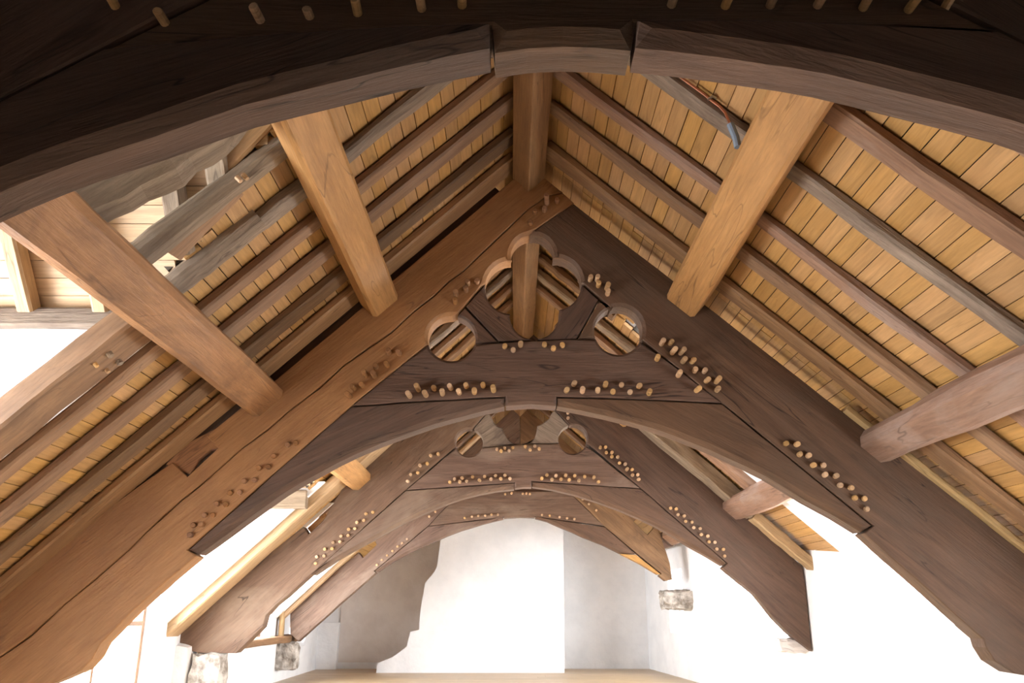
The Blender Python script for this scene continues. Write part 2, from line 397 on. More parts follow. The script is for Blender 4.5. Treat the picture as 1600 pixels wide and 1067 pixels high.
# ------------------------------------------------------------------ side walls
def wseg(p, side, y0, y1, h0, h1, thick=.45):
    a, b_ = XW(side, y0), XW(side, y1)
    def top(x, h): return (roof(x, CB + .05) if h is None else h) + EYE
    for (ys, ye, xa, xb) in ((y0, y1, a, b_),):
        A, B = xa, xb; s = 1 if side > 0 else -1
        p.hexa([(A, ys, h0 + EYE), (A + s * thick, ys, h0 + EYE), (B + s * thick, ye, h0 + EYE), (B, ye, h0 + EYE),
                (A, ys, top(A, h1)), (A + s * thick, ys, top(A, h1) if h1 is not None else top(A + s * thick, None)), (B + s * thick, ye, top(B, h1) if h1 is not None else top(B + s * thick, None)), (B, ye, top(B, h1))])
FLR = -EYE
wl = Pile()
WIN = [  # side, y0, y1, h0, h1, bars, frame
    (-1, 1.95, 3.5, -.8, 1.15, 1, 'framew'), (-1, 6.15, 7.85, -.8, .9, 1, 'framew'), (-1, 9.2, 11.5, -.36, .9, 1, 'framew'),
    (1, 6.1, 7.3, -.8, 1.1, 0, 'white'), (1, 2.3, 4.3, -.75, .05, 1, 'framew'), (1, 8.9, 11.3, -.75, .5, 0, 'white'), (1, 12.35, 13.1, -.35, .55, 0, 'white'), (-1, 12.5, 13.5, -.55, .05, 0, 'white')]  # after the right dormer's window, all are openings added for light
def wall(p, side):
    ys = sorted(set([YF - .2, YB + .2] + [q for w in WIN if w[0] == side for q in w[1:3]] + [5.0, 6.2, 7.4, 8.4, 11.9]))
    for a, b_ in zip(ys, ys[1:]):
        w = [w for w in WIN if w[0] == side and w[1] <= a + 1e-6 and b_ <= w[2] + 1e-6]
        if not w: wseg(p, side, a, b_, FLR - .1, None)
        else:
            wseg(p, side, a, b_, FLR - .1, w[0][3])
            if w[0][4] < .7: wseg(p, side, a, b_, w[0][4], None)
def gable(p, d, win):                         # dormer gable flush with the side wall, with its window opening
    s = d.side; xa = XW(s, d.yr) + s * .012 + (.06 if s > 0 else 0); x0, x1 = sorted((xa, xa + s * .35)); E = EYE
    y0, y1, h0, h1 = win
    lo = roof(xa, CB) - .2
    for (a, b_) in ((d.yn - .12, y0 - .012), (y1 + .012, d.yf + .12)): p.box(x0, x1, a, b_, lo + E, d.hp + .12 + E)
    p.box(x0, x1, y0, y1, h1 + E, d.hp + .12 + E)
    p.poly_x([(d.yn - .15, d.hp + E), (d.yf + .15, d.hp + E), (d.yr, d.hr + .2 + E)], x0, x1)
    for yc, q in ((d.yf, 1), (d.yn, -1)):     # cheeks
        ya, yb = sorted((yc - q * .03, yc + q * .12)); xv = roofx(d.hp, 2.98, s)
        p.poly_y([(xa + s * .3, d.hp + .1 + E), (roofx(d.hp + .08, 2.98, s), d.hp + .08 + E), (xa + s * .3, roof(xa + s * .3, 2.98) + E)], ya, yb)
wall(wl, -1); gable(wl, DL1, WIN[0][1:5]); gable(wl, DL2, WIN[1][1:5]); gable(wl, DLfill, WIN[2][1:5])
tag(wl.build('wall_left', 'white'), kind='structure')
wr = Pile(); wall(wr, 1); gable(wr, DR, WIN[3][1:5])
tag(wr.build('wall_right', 'white'), kind='structure')
for nm, ya, yb in (('wall_front', YF - .35, YF), ('wall_back', YB, YB + .35)):
    p = Pile(); xs = 3.4
    p.poly_y([(-xs, -.1), (xs, -.1), (xs, roof(xs, CB + .06) + EYE), (XR, CB + .06 + EYE), (-xs, roof(-xs, CB + .06) + EYE)], ya, yb)
    tag(p.build(nm, 'white'), kind='structure')
# chimney breast and the far wall recess, its shade put into a beige panel
YC = 13.6
p = Pile()
cb = px((690, 832), (683, 885), (679, 893), (676, 897), (664, 911), (662, 925), (659, 940), (656, 962), (655, 984), (641, 987), (637, 1003), (636, 1010), (613, 1027), (590, 1036), Y=YC)
cb = [(-.95, 1.9)] + cb + [(-2.1, FLR - .02), (.81, FLR - .02), (.835, 1.2), (.80, 2.0)]
vv = [(x, z + EYE) for x, z in cb]
p.poly_y(vv, YC, YB + .1)
br = tag(p.build('wall_chimney', 'white'), kind='structure')
p = Pile(); p.poly_y([(-2.87, .10), (-.8, .10), (-.8, 3.3), (-2.87, 1.35)], YB - .03, YB + .05)
tag(p.build('wall_recess_shade', 'beige'), kind='structure')
p = Pile(); p.box(-3.25, -2.87, YB - .16, YB + .02, 0, .72)
tag(p.build('trim_1', 'white'), kind='structure')
# ------------------------------------------------------------------ dormer roofs
def dormer_roof(d, lining, boards):
    s = d.side; xg = XW(s, d.yr) + s * .35; p = Pile(); E = EYE; L = math.sqrt(1 + K * K)
    xv = lambda h: roofx(h + .02, CB + .02, s)
    for q in (1, -1):
        ye = d.yf if q > 0 else d.yn
        a = (ye + q * .1, d.hp - K * .1); t = .05
        n = 8
        for i in range(n):
            y0 = ye + q * .1 + (d.yr - ye - q * .1) * i / n; y1 = ye + q * .1 + (d.yr - ye - q * .1) * (i + 1) / n
            h0 = d.hp + K * abs(ye - y0) * (1 if i else -1); h1 = d.hp + K * abs(ye - y1)
            g = .05 if boards else .0
            x_ = roofx(h0 + g, CB + .05, s)
            p.hexa([(xg, y0, h0 + g + E), (x_, y0, h0 + g + E), (x_, y1, h1 + g + E), (xg, y1, h1 + g + E), (xg, y0, h0 + g + .08 + E), (x_, y0, h0 + g + .08 + E), (x_, y1, h1 + g + .08 + E), (xg, y1, h1 + g + .08 + E)])
    ce = tag(p.build('ceiling', lining), kind='structure')
    if boards:
        dyb = .055; k = 0
        y = d.yf + .05
        while y > d.yr:
            h = d.hp + K * (d.yf - y); y2 = y - dyb
            x0 = xg; x1 = xv(h)
            w = dyb * L
            o = Vector((x0, y, h + E)); ydir = Vector((0, -1 / L, K / L)); xdir = Vector((-s, 0, 0)); zdir = xdir.cross(ydir)
            me = mesh('board', boxv(0, abs(x1 - x0), .0015, w - .0015, -.012, .012), BOXF)
            mw = Matrix.Identity(4)
            for r in range(3): mw[r][0], mw[r][1], mw[r][2], mw[r][3] = xdir[r], ydir[r], zdir[r], o[r]
            link('board', me, 'dormerboard', ce, mw); y = y2
    return ce
dormer_roof(DL1, 'deck', True); dormer_roof(DL2, 'deck', True); dormer_roof(DLfill, 'deck', True); dormer_roof(DR, 'white', False)

# ------------------------------------------------------------------ windows, with the openings added for light
def window(n, side, y0, y1, h0, h1, mull, fm, trans=None):
    x = XW(side, (y0 + y1) / 2) + side * .16; E = EYE; f = .05
    r = Pile()
    r.box(x - .03, x + .03, y0, y0 + f, h0 + E, h1 + E); r.box(x - .03, x + .03, y1 - f, y1, h0 + E, h1 + E)
    r.box(x - .03, x + .03, y0 + f, y1 - f, h0 + E, h0 + f + E); r.box(x - .03, x + .03, y0 + f, y1 - f, h1 - f + E, h1 + E)
    w = tag(r.build('window_%d' % n, fm), kind='structure')
    edges = [y0 + f + (y1 - y0 - 2 * f) * i / (mull + 1) for i in range(mull + 2)]
    for yy in edges[1:-1]:
        q = Pile(); q.box(x - .025, x + .025, yy - .02, yy + .02, h0 + f + E, h1 - f + E); q.build('mullion', fm, w)
    if trans is not None:
        q = Pile(); q.box(x - .03, x + .03, y0 + f, y1 - f, trans - .02 + E, trans + .02 + E); q.build('transom', fm, w)
    for a, b_ in zip(edges, edges[1:]):
        q = Pile(); q.box(x - .003, x + .003, a, b_, h0 + f + E, h1 - f + E); q.build('pane', 'glass', w)
    portal((x + side * .1, (y0 + y1) / 2, (h0 + h1) / 2 + E), (0, math.radians(90) * (1 if side > 0 else -1), 0), h1 - h0, y1 - y0)
    return w
for n, w in enumerate(WIN): window(n + 1, *w, trans=(-.13 if n == 1 else None))
#======================================================================= TRUSSES
def members(root, Y, t, spec):
    out = []
    for s in spec: out.append(prism(s[0], s[1], Y, t, s[2], root, **(s[3] if len(s) > 3 else {})))
    return out
def outer(X, c=2.914): return (X, roof(X, c))
# ---- truss with quatrefoil facing the camera (Y1)
T1 = empty('roof_truss', (XR, Y1 + .08, EYE - .5))
tag(T1, 'arch-braced oak truss with quatrefoil tracery, one blade orange-brown and one dark', 'roof truss')
Y = Y1
q_topL = arc(832, 399, 34, 100, 188, 8, Y)            # quatrefoil lobes, from the crown down the left
q_left = arc(799, 446, 41, 88, 172, 8, Y)
q_leftB = arc(799, 446, 41, 172, 268, 8, Y)
q_botL = arc(835, 489, 38, 178, 264, 8, Y)
q_botR = arc(835, 489, 38, 276, 358, 8, Y)
q_right = arc(868, 441, 40, -82, -6, 8, Y)
q_rightT = arc(868, 441, 40, 2, 98, 8, Y)
q_topR = arc(832, 399, 34, 0, 100, 8, Y)
rl = lambda a0, a1, n: arc(705, 527, 37, a0, a1, n, Y, 35)
rr = lambda a0, a1, n: arc(967, 515, 37, a0, a1, n, Y, 37)
arch1L = px((789, 634), (755, 641), (721, 650), (680, 661), (637, 676), (596, 691), (556, 708), (525, 723), (496, 739), (468, 754), (440, 771), (412, 791), (384, 811), (356, 832), (330, 851), (307, 867), Y=Y)
arch1R = px((870, 633), (908, 640), (946, 648), (985, 658), (1025, 669), (1053, 679), (1081, 690), (1109, 701), (1137, 714), (1168, 728), (1200, 744), (1230, 762), (1262, 782), (1310, 808), (1349, 832), Y=Y)
# left blade (the outline runs down its outer edge, back up along the joints)
L = [at(826, 262, Y), at(803, 279, Y)] + px((720, 349), (640, 416), (555, 489), (443, 583), (322, 681), (340, 700), (293, 744), (269, 722), (165, 796), (75, 864), (0, 920), Y=Y) + [(-3.5, -.28), (-3.5, -.9)] \
    + px((40, 1085), (92, 1064), (127, 1048), (144, 1030), (150, 1019), (157, 1006), (208, 954), (260, 908), (307, 869), (293, 859), (420, 746), (549, 634), (667, 538), Y=Y)
nb = len(L)
L += list(reversed(rl(88, 196, 12))) + px((716, 488), (752, 446), Y=Y)
q0 = len(L)
L += list(reversed(q_left)) + list(reversed(q_topL))
q1 = len(L)
L += px((838, 357), (870, 335), (897, 317), (875, 297), (850, 277), Y=Y)
chamL = set(range(nb, nb + 13)) | set(range(q0, q1))
CR = px((880, 300), (857, 306), (826, 325), (796, 354), (759, 389), (725, 423), (702, 440), (680, 461), (646, 488), (612, 518), (575, 543), (537, 572), (500, 605), (484, 618), (450, 643), (420, 669), (378, 700), (337, 736), (311, 761), (282, 783), (255, 807), (228, 832), (202, 858), (150, 903), (100, 946), (49, 993), (0, 1028), Y=Y) + [(-3.5, -.62)]
CR = [(x, z + random.uniform(-.006, .006)) for x, z in CR]
iw = [i for i, p_ in enumerate(L) if p_ == (-3.5, -.9)][0]
gw = [random.uniform(.001, .010) for _ in CR]
up_ = L[:iw] + [(x, z + g / 2) for (x, z), g in reversed(list(zip(CR, gw)))] + L[-2:]
lo_ = [(x, z - g / 2) for (x, z), g in zip(CR, gw)] + L[iw:-2]
cl = {i + len(CR) - iw for i in chamL}
def join(objs):
    a = objs[0]; bm = bmesh.new(); bm.from_mesh(a.data); inv = a.matrix_basis.inverted()
    for o in objs[1:]:
        me = o.data.copy(); me.transform(inv @ o.matrix_basis); bm.from_mesh(me); bpy.data.objects.remove(o)
    bm.to_mesh(a.data); bm.free(); return a
kw = dict(ang=SLOPE, jit=.002)
b1_ = prism('principal_blade', up_, Y, .05, 'orange', T1, inset=.001, reg=False, **kw)
b2_ = prism('principal_blade', lo_, Y, .05, 'orange', T1, cham=cl, c=.022, inset=.001, reg=False, **kw)
b3_ = prism('principal_blade', L, Y, .10, 'orange', T1, dy=.05, **kw)
join([b3_, b1_, b2_])['label'] = 'orange-brown replaced oak blade with a long drying crack'
# right blade
R = px((897, 317), (870, 335), (838, 357), Y=Y)
a0 = len(R)
R += list(reversed(q_topR)) + list(reversed(q_rightT))
a1 = len(R)
R += px((909, 441), (955, 480), Y=Y)
b0 = len(R)
R += list(reversed(rr(-24, 108, 12)))
b1 = len(R)
R += px((1004, 531), (1066, 580), (1129, 630), (1245, 724), (1364, 821), (1350, 833), (1400, 878), (1446, 918), (1495, 963), (1525, 989), (1537, 999), (1541, 1012), (1555, 1034), (1585, 1053), (1640, 1062), Y=Y) + [(3.45, -.75), (3.45, -.1), outer(3.2), outer(2.6)] \
    + px((1400, 706), (1290, 621), (1150, 512), (1000, 397), Y=Y)
members(T1, Y, .15, [('principal_blade', R, 'old', dict(cham=set(range(a0, a1)) | set(range(b0, b1)), c=.022, ang=-SLOPE, dy=.006, label='dark old oak blade'))])
# spandrel boards between quatrefoil and roundels
sl1 = px((749, 449), (716, 488), Y=Y) + list(reversed(rl(40, 82, 5)))
SA = px((752, 447), (717, 487), Y=Y) + list(reversed(rl(-10, 85, 8))) + px((779, 532), (727, 481), Y=Y)
members(T1, Y, .13, [('spandrel_board', px((752, 448), (727, 477), (779, 532), (829, 530), Y=Y) + list(reversed(q_botL)) + list(reversed(q_leftB)), 'old', dict(cham=set(range(4, 22)), c=.015, ang=-.7, dy=.02))])
members(T1, Y, .13, [('spandrel_board', px((726, 478), (717, 488), Y=Y) + list(reversed(rl(-12, 78, 8))) + px((744, 534), (778, 532), Y=Y), 'old', dict(cham=set(range(2, 11)), c=.015, ang=-.7, dy=.022))])
members(T1, Y, .13, [('spandrel_board', [at(840, 530, Y)] + q_botR + q_right + px((909, 442), (936, 466), (901, 529), Y=Y), 'old', dict(cham=set(range(1, 19)), c=.015, ang=.9, dy=.02))])
members(T1, Y, .13, [('spandrel_board', px((937, 467), (954, 481), Y=Y) + rr(110, 198, 8) + px((902, 529), Y=Y), 'old', dict(cham=set(range(2, 11)), c=.015, ang=.9, dy=.023))])
# collar with the crown key
Cc = rl(195, 345, 12)
n0 = len(Cc)
Cc += px((845, 531), Y=Y) + rr(200, 334, 12)
n1 = len(Cc)
Cc += px((1066, 580), (1129, 629), (1034, 625), (870, 620), Y=Y)
n2 = len(Cc)
Cc += px((870, 634), (829, 631), (789, 634), Y=Y)
n3 = len(Cc)
Cc += px((789, 620), (670, 626), (549, 634), (600, 592), Y=Y)
members(T1, Y, .15, [('collar', Cc, 'old', dict(cham=set(range(0, n0)) | set(range(n0 + 1, n1)) | set(range(n2, n3)), c=.018, dy=.004))])
members(T1, Y, .15, [('arch_brace', px((549, 634), (670, 626), (789, 620), Y=Y) + arch1L + px((293, 859), (420, 746), Y=Y), 'old', dict(cham=set(range(3, 3 + len(arch1L))), c=.03, ang=.45, dy=.008)),
                     ('arch_brace', px((870, 620), (1034, 625), (1129, 630), (1245, 724), (1364, 821), Y=Y) + list(reversed(arch1R)), 'old', dict(cham=set(range(5, 5 + len(arch1R))), c=.03, ang=-.5, dy=.008))])
# patch behind the empty purlin trench of the left blade
members(T1, Y, .03, [('trench_patch', px((345, 662), (350, 690), (338, 700), (328, 703), (310, 718), (306, 726), (296, 742), (255, 725), (290, 690), Y=Y), 'orange', dict(dy=.02, ang=SLOPE))])
def pegs(root, Y, s, ox, oy, pts, lo, hi, r=.0165, dy=0, mat='peg'):
    for a, b_ in pts: peg(ox + s * a, oy + s * b_, Y + dy, round(random.uniform(lo, hi), 2), r, root, random.randint(0, 3), mat)
pegs(T1, Y, .2249, 500, 540, [(625, 352), (684, 305), (737, 345), (795, 300), (852, 335), (910, 296), (968, 328), (1018, 285), (1073, 325), (1134, 280), (1206, 312)], .04, .10)
pegs(T1, Y, .2249, 500, 540, [(480, 55), (552, 58), (392, 152), (467, 138), (318, 210), (382, 216), (236, 298), (297, 282), (212, 355)], .05, .10, mat='pegdark')
pegs(T1, Y, .375, 500, 280, [(770, 698), (805, 713), (835, 692), (935, 691), (972, 707), (1010, 693)], .02, .05)
pegs(T1, Y, .375, 500, 280, [(1026, 882), (1057, 855), (1093, 884), (1157, 882), (1188, 860), (1220, 887), (1256, 858), (1291, 888), (1328, 864), (1370, 892)], .03, .09)
pegs(T1, Y, .1546, 560, 380, [(1198, 400), (1108, 415), (1088, 482), (987, 520), (982, 600)], .03, .10, mat='pegdark')
pegs(T1, Y, .375, 500, 280, [(1126, 420), (1155, 420), (1160, 444), (1195, 455), (1198, 478)], .04, .09)
pegs(T1, Y, .1546, 980, 480, [(347, 370), (435, 365), (455, 460), (540, 462), (562, 550), (655, 550), (680, 645), (778, 650), (800, 745), (900, 752), (905, 838), (300, 525), (515, 690), (700, 842)], .05, .12)
pegs(T1, Y, .375, 500, 280, [(988, 95), (945, 102), (895, 140), (935, 132), (877, 186)], .03, .12, mat='pegdark')
pegs(T1, Y, .1827, 260, 660, [(1040, 192), (1110, 178), (922, 288), (795, 392), (878, 382), (672, 502), (758, 493), (550, 604), (632, 600), (438, 697), (512, 702), (332, 793), (402, 793), (237, 880), (308, 872), (212, 963)], .015, .03, mat='pegdark')
pegs(T1, Y, .375, 1000, 667, [(607, 70), (652, 73), (664, 115), (700, 120), (720, 160), (761, 161), (769, 200), (814, 205), (832, 243), (877, 254), (894, 296), (934, 299), (943, 342)], .015, .03)

# ---- second truss beyond (Y2)
T2 = empty('roof_truss', (XR, Y2 + .08, EYE - .5))
tag(T2, 'old dark oak truss with roundels seen under the quatrefoil truss', 'roof truss')
Y = Y2
s2 = lambda a0, a1, n: arc(733, 691, 21, a0, a1, n, Y)
r2 = lambda a0, a1, n: arc(895, 686, 22, a0, a1, n, Y)
arch2L = px((804, 764), (776, 767), (749, 772), (721, 779), (693, 789), (665, 801), (637, 814), (608, 829), (580, 845), (552, 860), (524, 876), (490, 899), Y=Y)
arch2R = px((831, 760), (864, 765), (898, 773), (933, 784), (969, 797), (997, 809), (1025, 822), (1053, 838), (1081, 855), (1108, 870), (1131, 884), Y=Y)
ql2 = px((768, 650), (772, 659), (778, 665), (785, 667), (788, 676), (794, 685), (803, 691), (815, 693), Y=Y)
qr2 = px((815, 693), (827, 690), (835, 683), (838, 673), (839, 664), (848, 660), (857, 653), (862, 644), Y=Y)
apex2 = (XR, 2.92)
inL, inR = (-.30, 2.05), (.50, 2.05)
L = [apex2, outer(-.8), outer(-1.7)] + px((512, 801), (505, 812), (482, 834), (474, 822), Y=Y) + [outer(-2.6), outer(-3.3), (-3.45, -.35)] + px((317, 1021), (369, 1021), (411, 980), (416, 962), (431, 946), (450, 931), (484, 900), (634, 766), (708, 702), Y=Y)
n0 = len(L); L += list(reversed(s2(76, 200, 10))); n1 = len(L)
L += px((765, 640), Y=Y) + [(-.22, 2.0), (XR, 2.25)]
members(T2, Y, .15, [('principal_blade', L, 'old2', dict(cham=set(range(n0, n1)), c=.015, ang=SLOPE))])
R = [(XR, 2.25), (.46, 2.0)] + px((865, 639), (889, 664), Y=Y)
n0 = len(R); R += list(reversed(r2(-22, 105, 10))); n1 = len(R)
R += px((921, 696), (1001, 763), (1136, 880), (1129, 887), (1180, 929), (1210, 967), (1232, 989), (1270, 1019), (1259, 911), (1254, 884), Y=Y) + [outer(2.4), outer(1.4), apex2]
members(T2, Y, .15, [('principal_blade', R, 'old', dict(cham=set(range(n0, n1)), c=.015, ang=-SLOPE, dy=.005))])
Cc = s2(200, 340, 10)
n0 = len(Cc); Cc += px((815, 694), Y=Y) + r2(196, 336, 10); n1 = len(Cc)
Cc += px((1001, 763), (893, 756), (831, 752), Y=Y); n2 = len(Cc); Cc += px((831, 761), (818, 761), (804, 763), Y=Y); n3 = len(Cc)
Cc += px((804, 754), (720, 760), (634, 766), Y=Y)
members(T2, Y, .15, [('collar', Cc, 'old2', dict(cham=set(range(0, n0)) | set(range(n0 + 1, n1)) | set(range(n2, n3)), c=.015, dy=.004)),
    ('arch_brace', px((634, 766), (720, 760), (804, 754), Y=Y) + arch2L + px((484, 898), Y=Y), 'old2', dict(cham=set(range(3, 3 + len(arch2L))), c=.03, ang=.45, dy=.006)),
    ('arch_brace', px((831, 752), (893, 756), (1001, 763), (1136, 880), Y=Y) + list(reversed(arch2R)), 'old', dict(cham=set(range(4, 4 + len(arch2R))), c=.03, ang=-.5, dy=.006)),
    ('spandrel_board', px((763, 642), (741, 667), Y=Y) + list(reversed(s2(-20, 70, 8))) + px((815, 695), Y=Y) + list(reversed(ql2)), 'grey', dict(cham=set(range(12, 20)), c=.012, ang=.6, dy=.02)),
    ('spandrel_board', qr2 + px((866, 640), (889, 663), Y=Y) + r2(106, 196, 8), 'grey', dict(cham=set(range(0, 8)), c=.012, ang=-.6, dy=.02)),
    ('trench_patch', px((510, 806), (482, 832), (476, 824), (504, 799), Y=Y), 'golden', dict(dy=.09, ang=SLOPE))])
pegs(T2, Y, .2249, 500, 540, [(772, 767), (822, 757), (697, 835), (746, 823), (631, 897), (682, 885), (613, 944), (903, 950), (935, 929), (990, 920), (972, 948), (1020, 943), (1062, 914), (1110, 938), (1144, 911), (1187, 929), (1219, 904), (1257, 927), (1286, 902), (1320, 925), (1230, 722), (1259, 735), (1284, 714), (1314, 732), (1339, 711)], .03, .06)
pegs(T2, Y, .2811, 800, 600, [(75, 350), (101, 368), (127, 347), (152, 362), (165, 527), (193, 507), (222, 533), (243, 512), (271, 532), (297, 510), (317, 535), (347, 512), (371, 538), (403, 516), (455, 522), (480, 545), (491, 355), (519, 352), (524, 382), (554, 382), (554, 405), (587, 407), (597, 440), (628, 447), (637, 476), (666, 476), (698, 505), (669, 507), (702, 531), (310, 162), (311, 190)], .03, .06)
pegs(T2, Y, .2811, 800, 600, [(881, 690), (912, 695), (922, 726), (956, 733), (965, 763), (1000, 767), (1010, 798), (1046, 803), (1051, 837), (1087, 845), (1095, 877), (1127, 880), (1138, 917), (1173, 919), (1181, 956)], .015, .03)
pegs(T2, Y, .2811, 440, 600, [(470, 722), (508, 713), (420, 770), (458, 758), (374, 808), (408, 803), (331, 845), (370, 842), (287, 880), (325, 877), (241, 918), (282, 915), (196, 960), (237, 955), (190, 997)], .015, .03)

# ---- third truss beyond, by the white chimney breast (Y3)
T3 = empty('roof_truss', (XR, Y3 + .08, EYE - .5))
tag(T3, 'smallest far oak arch truss standing against the white chimney breast', 'roof truss')
Y = Y3
arch3L = px((787, 811), (754, 819), (721, 829), (700, 837), (679, 846), (658, 855), (637, 865), (612, 879), (590, 894), Y=Y)
arch3R = px((836, 810), (855, 815), (873, 823), (893, 831), (912, 840), (941, 851), (969, 865), (1000, 881), (1028, 898), Y=Y)
L = [(XR, 2.92), outer(-1.0), outer(-1.8)] + px((586, 846), (588, 851), (567, 871), (560, 862), Y=Y) + [outer(-2.4)] + px((453, 950), (453, 990), (466, 1003), (530, 945), (588, 895), (585, 892), (669, 822), (697, 792), Y=Y) + [(-.3, 2.1), (XR, 2.2)]
members(T3, Y, .15, [('principal_blade', L, 'old2', dict(ang=SLOPE))])
R = [(XR, 2.2), (.5, 2.1)] + px((897, 776), (945, 823), (1033, 896), (1029, 899), (1040, 908), (1051, 906), (1047, 880), Y=Y) + [outer(2.05)] + px((1021, 825), (1012, 835), (991, 815), (997, 808), Y=Y) + [outer(1.4), (XR, 2.92)]
members(T3, Y, .15, [('principal_blade', R, 'rafter', dict(ang=-SLOPE, dy=.005, label='patched yellow-brown oak blade'))])
members(T3, Y, .15, [('collar', px((697, 792), (720, 770), (800, 766), (890, 768), (897, 776), (945, 822), (836, 807), (836, 809), (812, 808), (787, 810), (787, 808), (669, 822), Y=Y), 'old2', dict(dy=.004)),
    ('arch_brace', px((669, 822), (787, 808), Y=Y) + arch3L + px((585, 892), Y=Y), 'old2', dict(cham=set(range(2, 2 + len(arch3L))), c=.03, ang=.45, dy=.006)),
    ('arch_brace', px((836, 807), (945, 823), (994, 865), Y=Y) + list(reversed(arch3R[:7])), 'old', dict(cham=set(range(3, 10)), c=.03, ang=-.5, dy=.006)),
    ('brace_tip', px((994, 866), (1033, 897), Y=Y) + list(reversed(arch3R[6:])), 'golden', dict(ang=-.6, dy=.006)),
    ('spandrel_board', [(-.3, 2.05), (XR, 2.15), (.5, 2.05), at(880, 770, Y), at(720, 772, Y)], 'old', dict(dy=.03))])
pegs(T3, Y, .2811, 440, 600, [(1018, 745), (1058, 737), (1093, 733), (1132, 732), (1167, 727), (1202, 727), (1243, 613), (1278, 608), (1340, 610), (1360, 610), (1380, 612), (855, 710), (821, 738)], .03, .05)
pegs(T3, Y, .2811, 440, 600, [(697, 862), (670, 885), (645, 903), (616, 928), (587, 953), (558, 977), (530, 1005)], .015, .03)
pegs(T3, Y, .2811, 800, 600, [(167, 728), (210, 732), (264, 740), (306, 746), (347, 751), (468, 702), (427, 667), (393, 640)], .02, .04)

# ---- near truss over the camera (Y0)
T0 = empty('roof_truss', (XR, Y0 + .06, EYE - .5))
tag(T0, 'shadowed dark arch truss spanning close overhead with a projecting crown key', 'roof truss')
Y = Y0
arch0L = px((767, 62), (690, 77), (612, 94), (534, 113), (455, 132), (375, 152), (300, 178), (225, 205), (168, 223), (112, 241), (56, 262), (0, 285), (-60, 312), Y=Y) + [(-1.55, .50), (-1.95, .28)]
arch0R = px((994, 62), (1060, 68), (1124, 76), (1187, 85), (1244, 93), (1300, 103), (1356, 116), (1412, 130), (1506, 153), (1600, 178), (1680, 205), Y=Y) + [(1.75, .55), (2.25, .26)]
jl = px((161, 73), (0, 155), Y=Y)
slopeL = (jl[0][1] - jl[1][1]) / (jl[0][0] - jl[1][0])
pL = lambda X: (X, jl[0][1] + slopeL * (X - jl[0][0]))
pR = lambda X: (X, jl[0][1] - slopeL * (X - 2 * .13 + jl[0][0]))
L = [(XR, 2.92), outer(-1.5), outer(-3.3), (-3.45, -.8), (-2.9, -.35), (-2.3, .05), (-1.97, .27), pL(-1.5), pL(-.9), pL(-.3), (XR, pL(-.1)[1])]
members(T0, Y, .12, [('principal_blade', L, 'old', dict(ang=SLOPE))])
R = [(XR, 2.92), outer(1.5), outer(3.2), (3.45, -.8), (3.1, -.35), (2.6, .03), (2.27, .25), pR(1.75), pR(1.1), pR(.5), (XR, pL(-.1)[1])]
members(T0, Y, .12, [('principal_blade', R, 'old', dict(ang=-SLOPE, dy=.004))])
top0L = px((767, 33), (650, 37), (534, 43), (375, 54), (161, 73), Y=Y); top0R = px((994, 29), (1100, 28), (1187, 28), (1375, 36), (1560, 46), Y=Y)
arch0K = px((771, 66), (826, 58), (881, 55), (936, 57), (991, 62), Y=Y)
n0 = len(top0L)
members(T0, Y, .12, [('collar', list(reversed(top0L)) + arch0K + top0R + [pR(1.2), pR(.55), pL(-.3)], 'old', dict(cham=set(range(n0, n0 + 5)), c=.03, dy=.012, inset=.003)),
    ('arch_brace', list(reversed(top0L)) + arch0L + [pL(-1.5)], 'old', dict(cham=set(range(n0, n0 + len(arch0L))), c=.032, ang=.35, dy=.0, inset=.003)),
    ('arch_brace', top0R + [pR(1.75)] + list(reversed(arch0R)), 'old', dict(cham=set(range(len(top0R) + 1, len(top0R) + 1 + len(arch0R))), c=.032, ang=-.35, dy=.0, inset=.003))])
for a, b_, l in [(407, 32, .05), (184, 16, .05), (258, 36, .04), (484, 26, .025), (559, 21, .05), (659, 14, .05), (722, 9, .04), (1049, 8, .05), (1133, 10, .05), (1203, 9, .05), (1277, 9, .05), (1348, 13, .05), (1419, 16, .06), (1480, 6, .05)]:
    peg(a, b_, Y + .012, l, .0105, T0, a % 4)
#======================================================================= PURLINS, RIDGE, RAFTERS
def W(x, y, h): return Vector((x, y, h + EYE))
def slope_beam(name, side, y0, y1, c, xa, xb, mat, depth=.056, wob=.004, cham=.012, skew=0.0, seg=14):
    """Rafter: underside on plane c, width y0..y1, from |X-XR|=xa at the ridge end to xb at the eaves."""
    yc = (y0 + y1) / 2
    n = Vector((side * UZ[side], 0, UX[side])) * depth / 2
    p0 = W(XR + side * xa, yc, roof(XR + side * xa, c)) + n; p1 = W(XR + side * xb, yc + skew, roof(XR + side * xb, c)) + n
    return beam(name, p0, p1, (0, 1, 0), y1 - y0, depth, mat, cham=cham, wob=wob, seg=seg)
def purlin(label, side, xu, hu, ya, yb, w, d, mat, cham=.015, wob=.003, tilt=0.0, seg=10):
    """xu, hu = down-slope lower arris of the purlin; section set square to the slope."""
    up = Vector((-side * UX[side], 0, UZ[side])); n = Vector((side * UZ[side], 0, UX[side]))
    d = (roof(xu, 2.944 if ya < Y1 else 2.92) - hu) * UX[side] - .003
    c = Vector((xu, 0, hu + EYE)) + up * w / 2 + n * d / 2
    o = beam('purlin', (c.x, ya, c.z), (c.x, yb, c.z), up, w, d, mat, cham=cham, wob=wob, seg=seg)
    return tag(o, label, 'purlin')
purlin('golden squared oak purlin on the boarded slope above the dormer side', -1, -.892, 1.785, Y0 + .12, Y1 + .02, .213, .19, 'golden', .02)
purlin('brown sawn oak purlin crossing the dormer opening', -1, -1.594, 1.117, Y0 + .12, Y1 + .02, .235, .20, 'brownpurlin', .03)
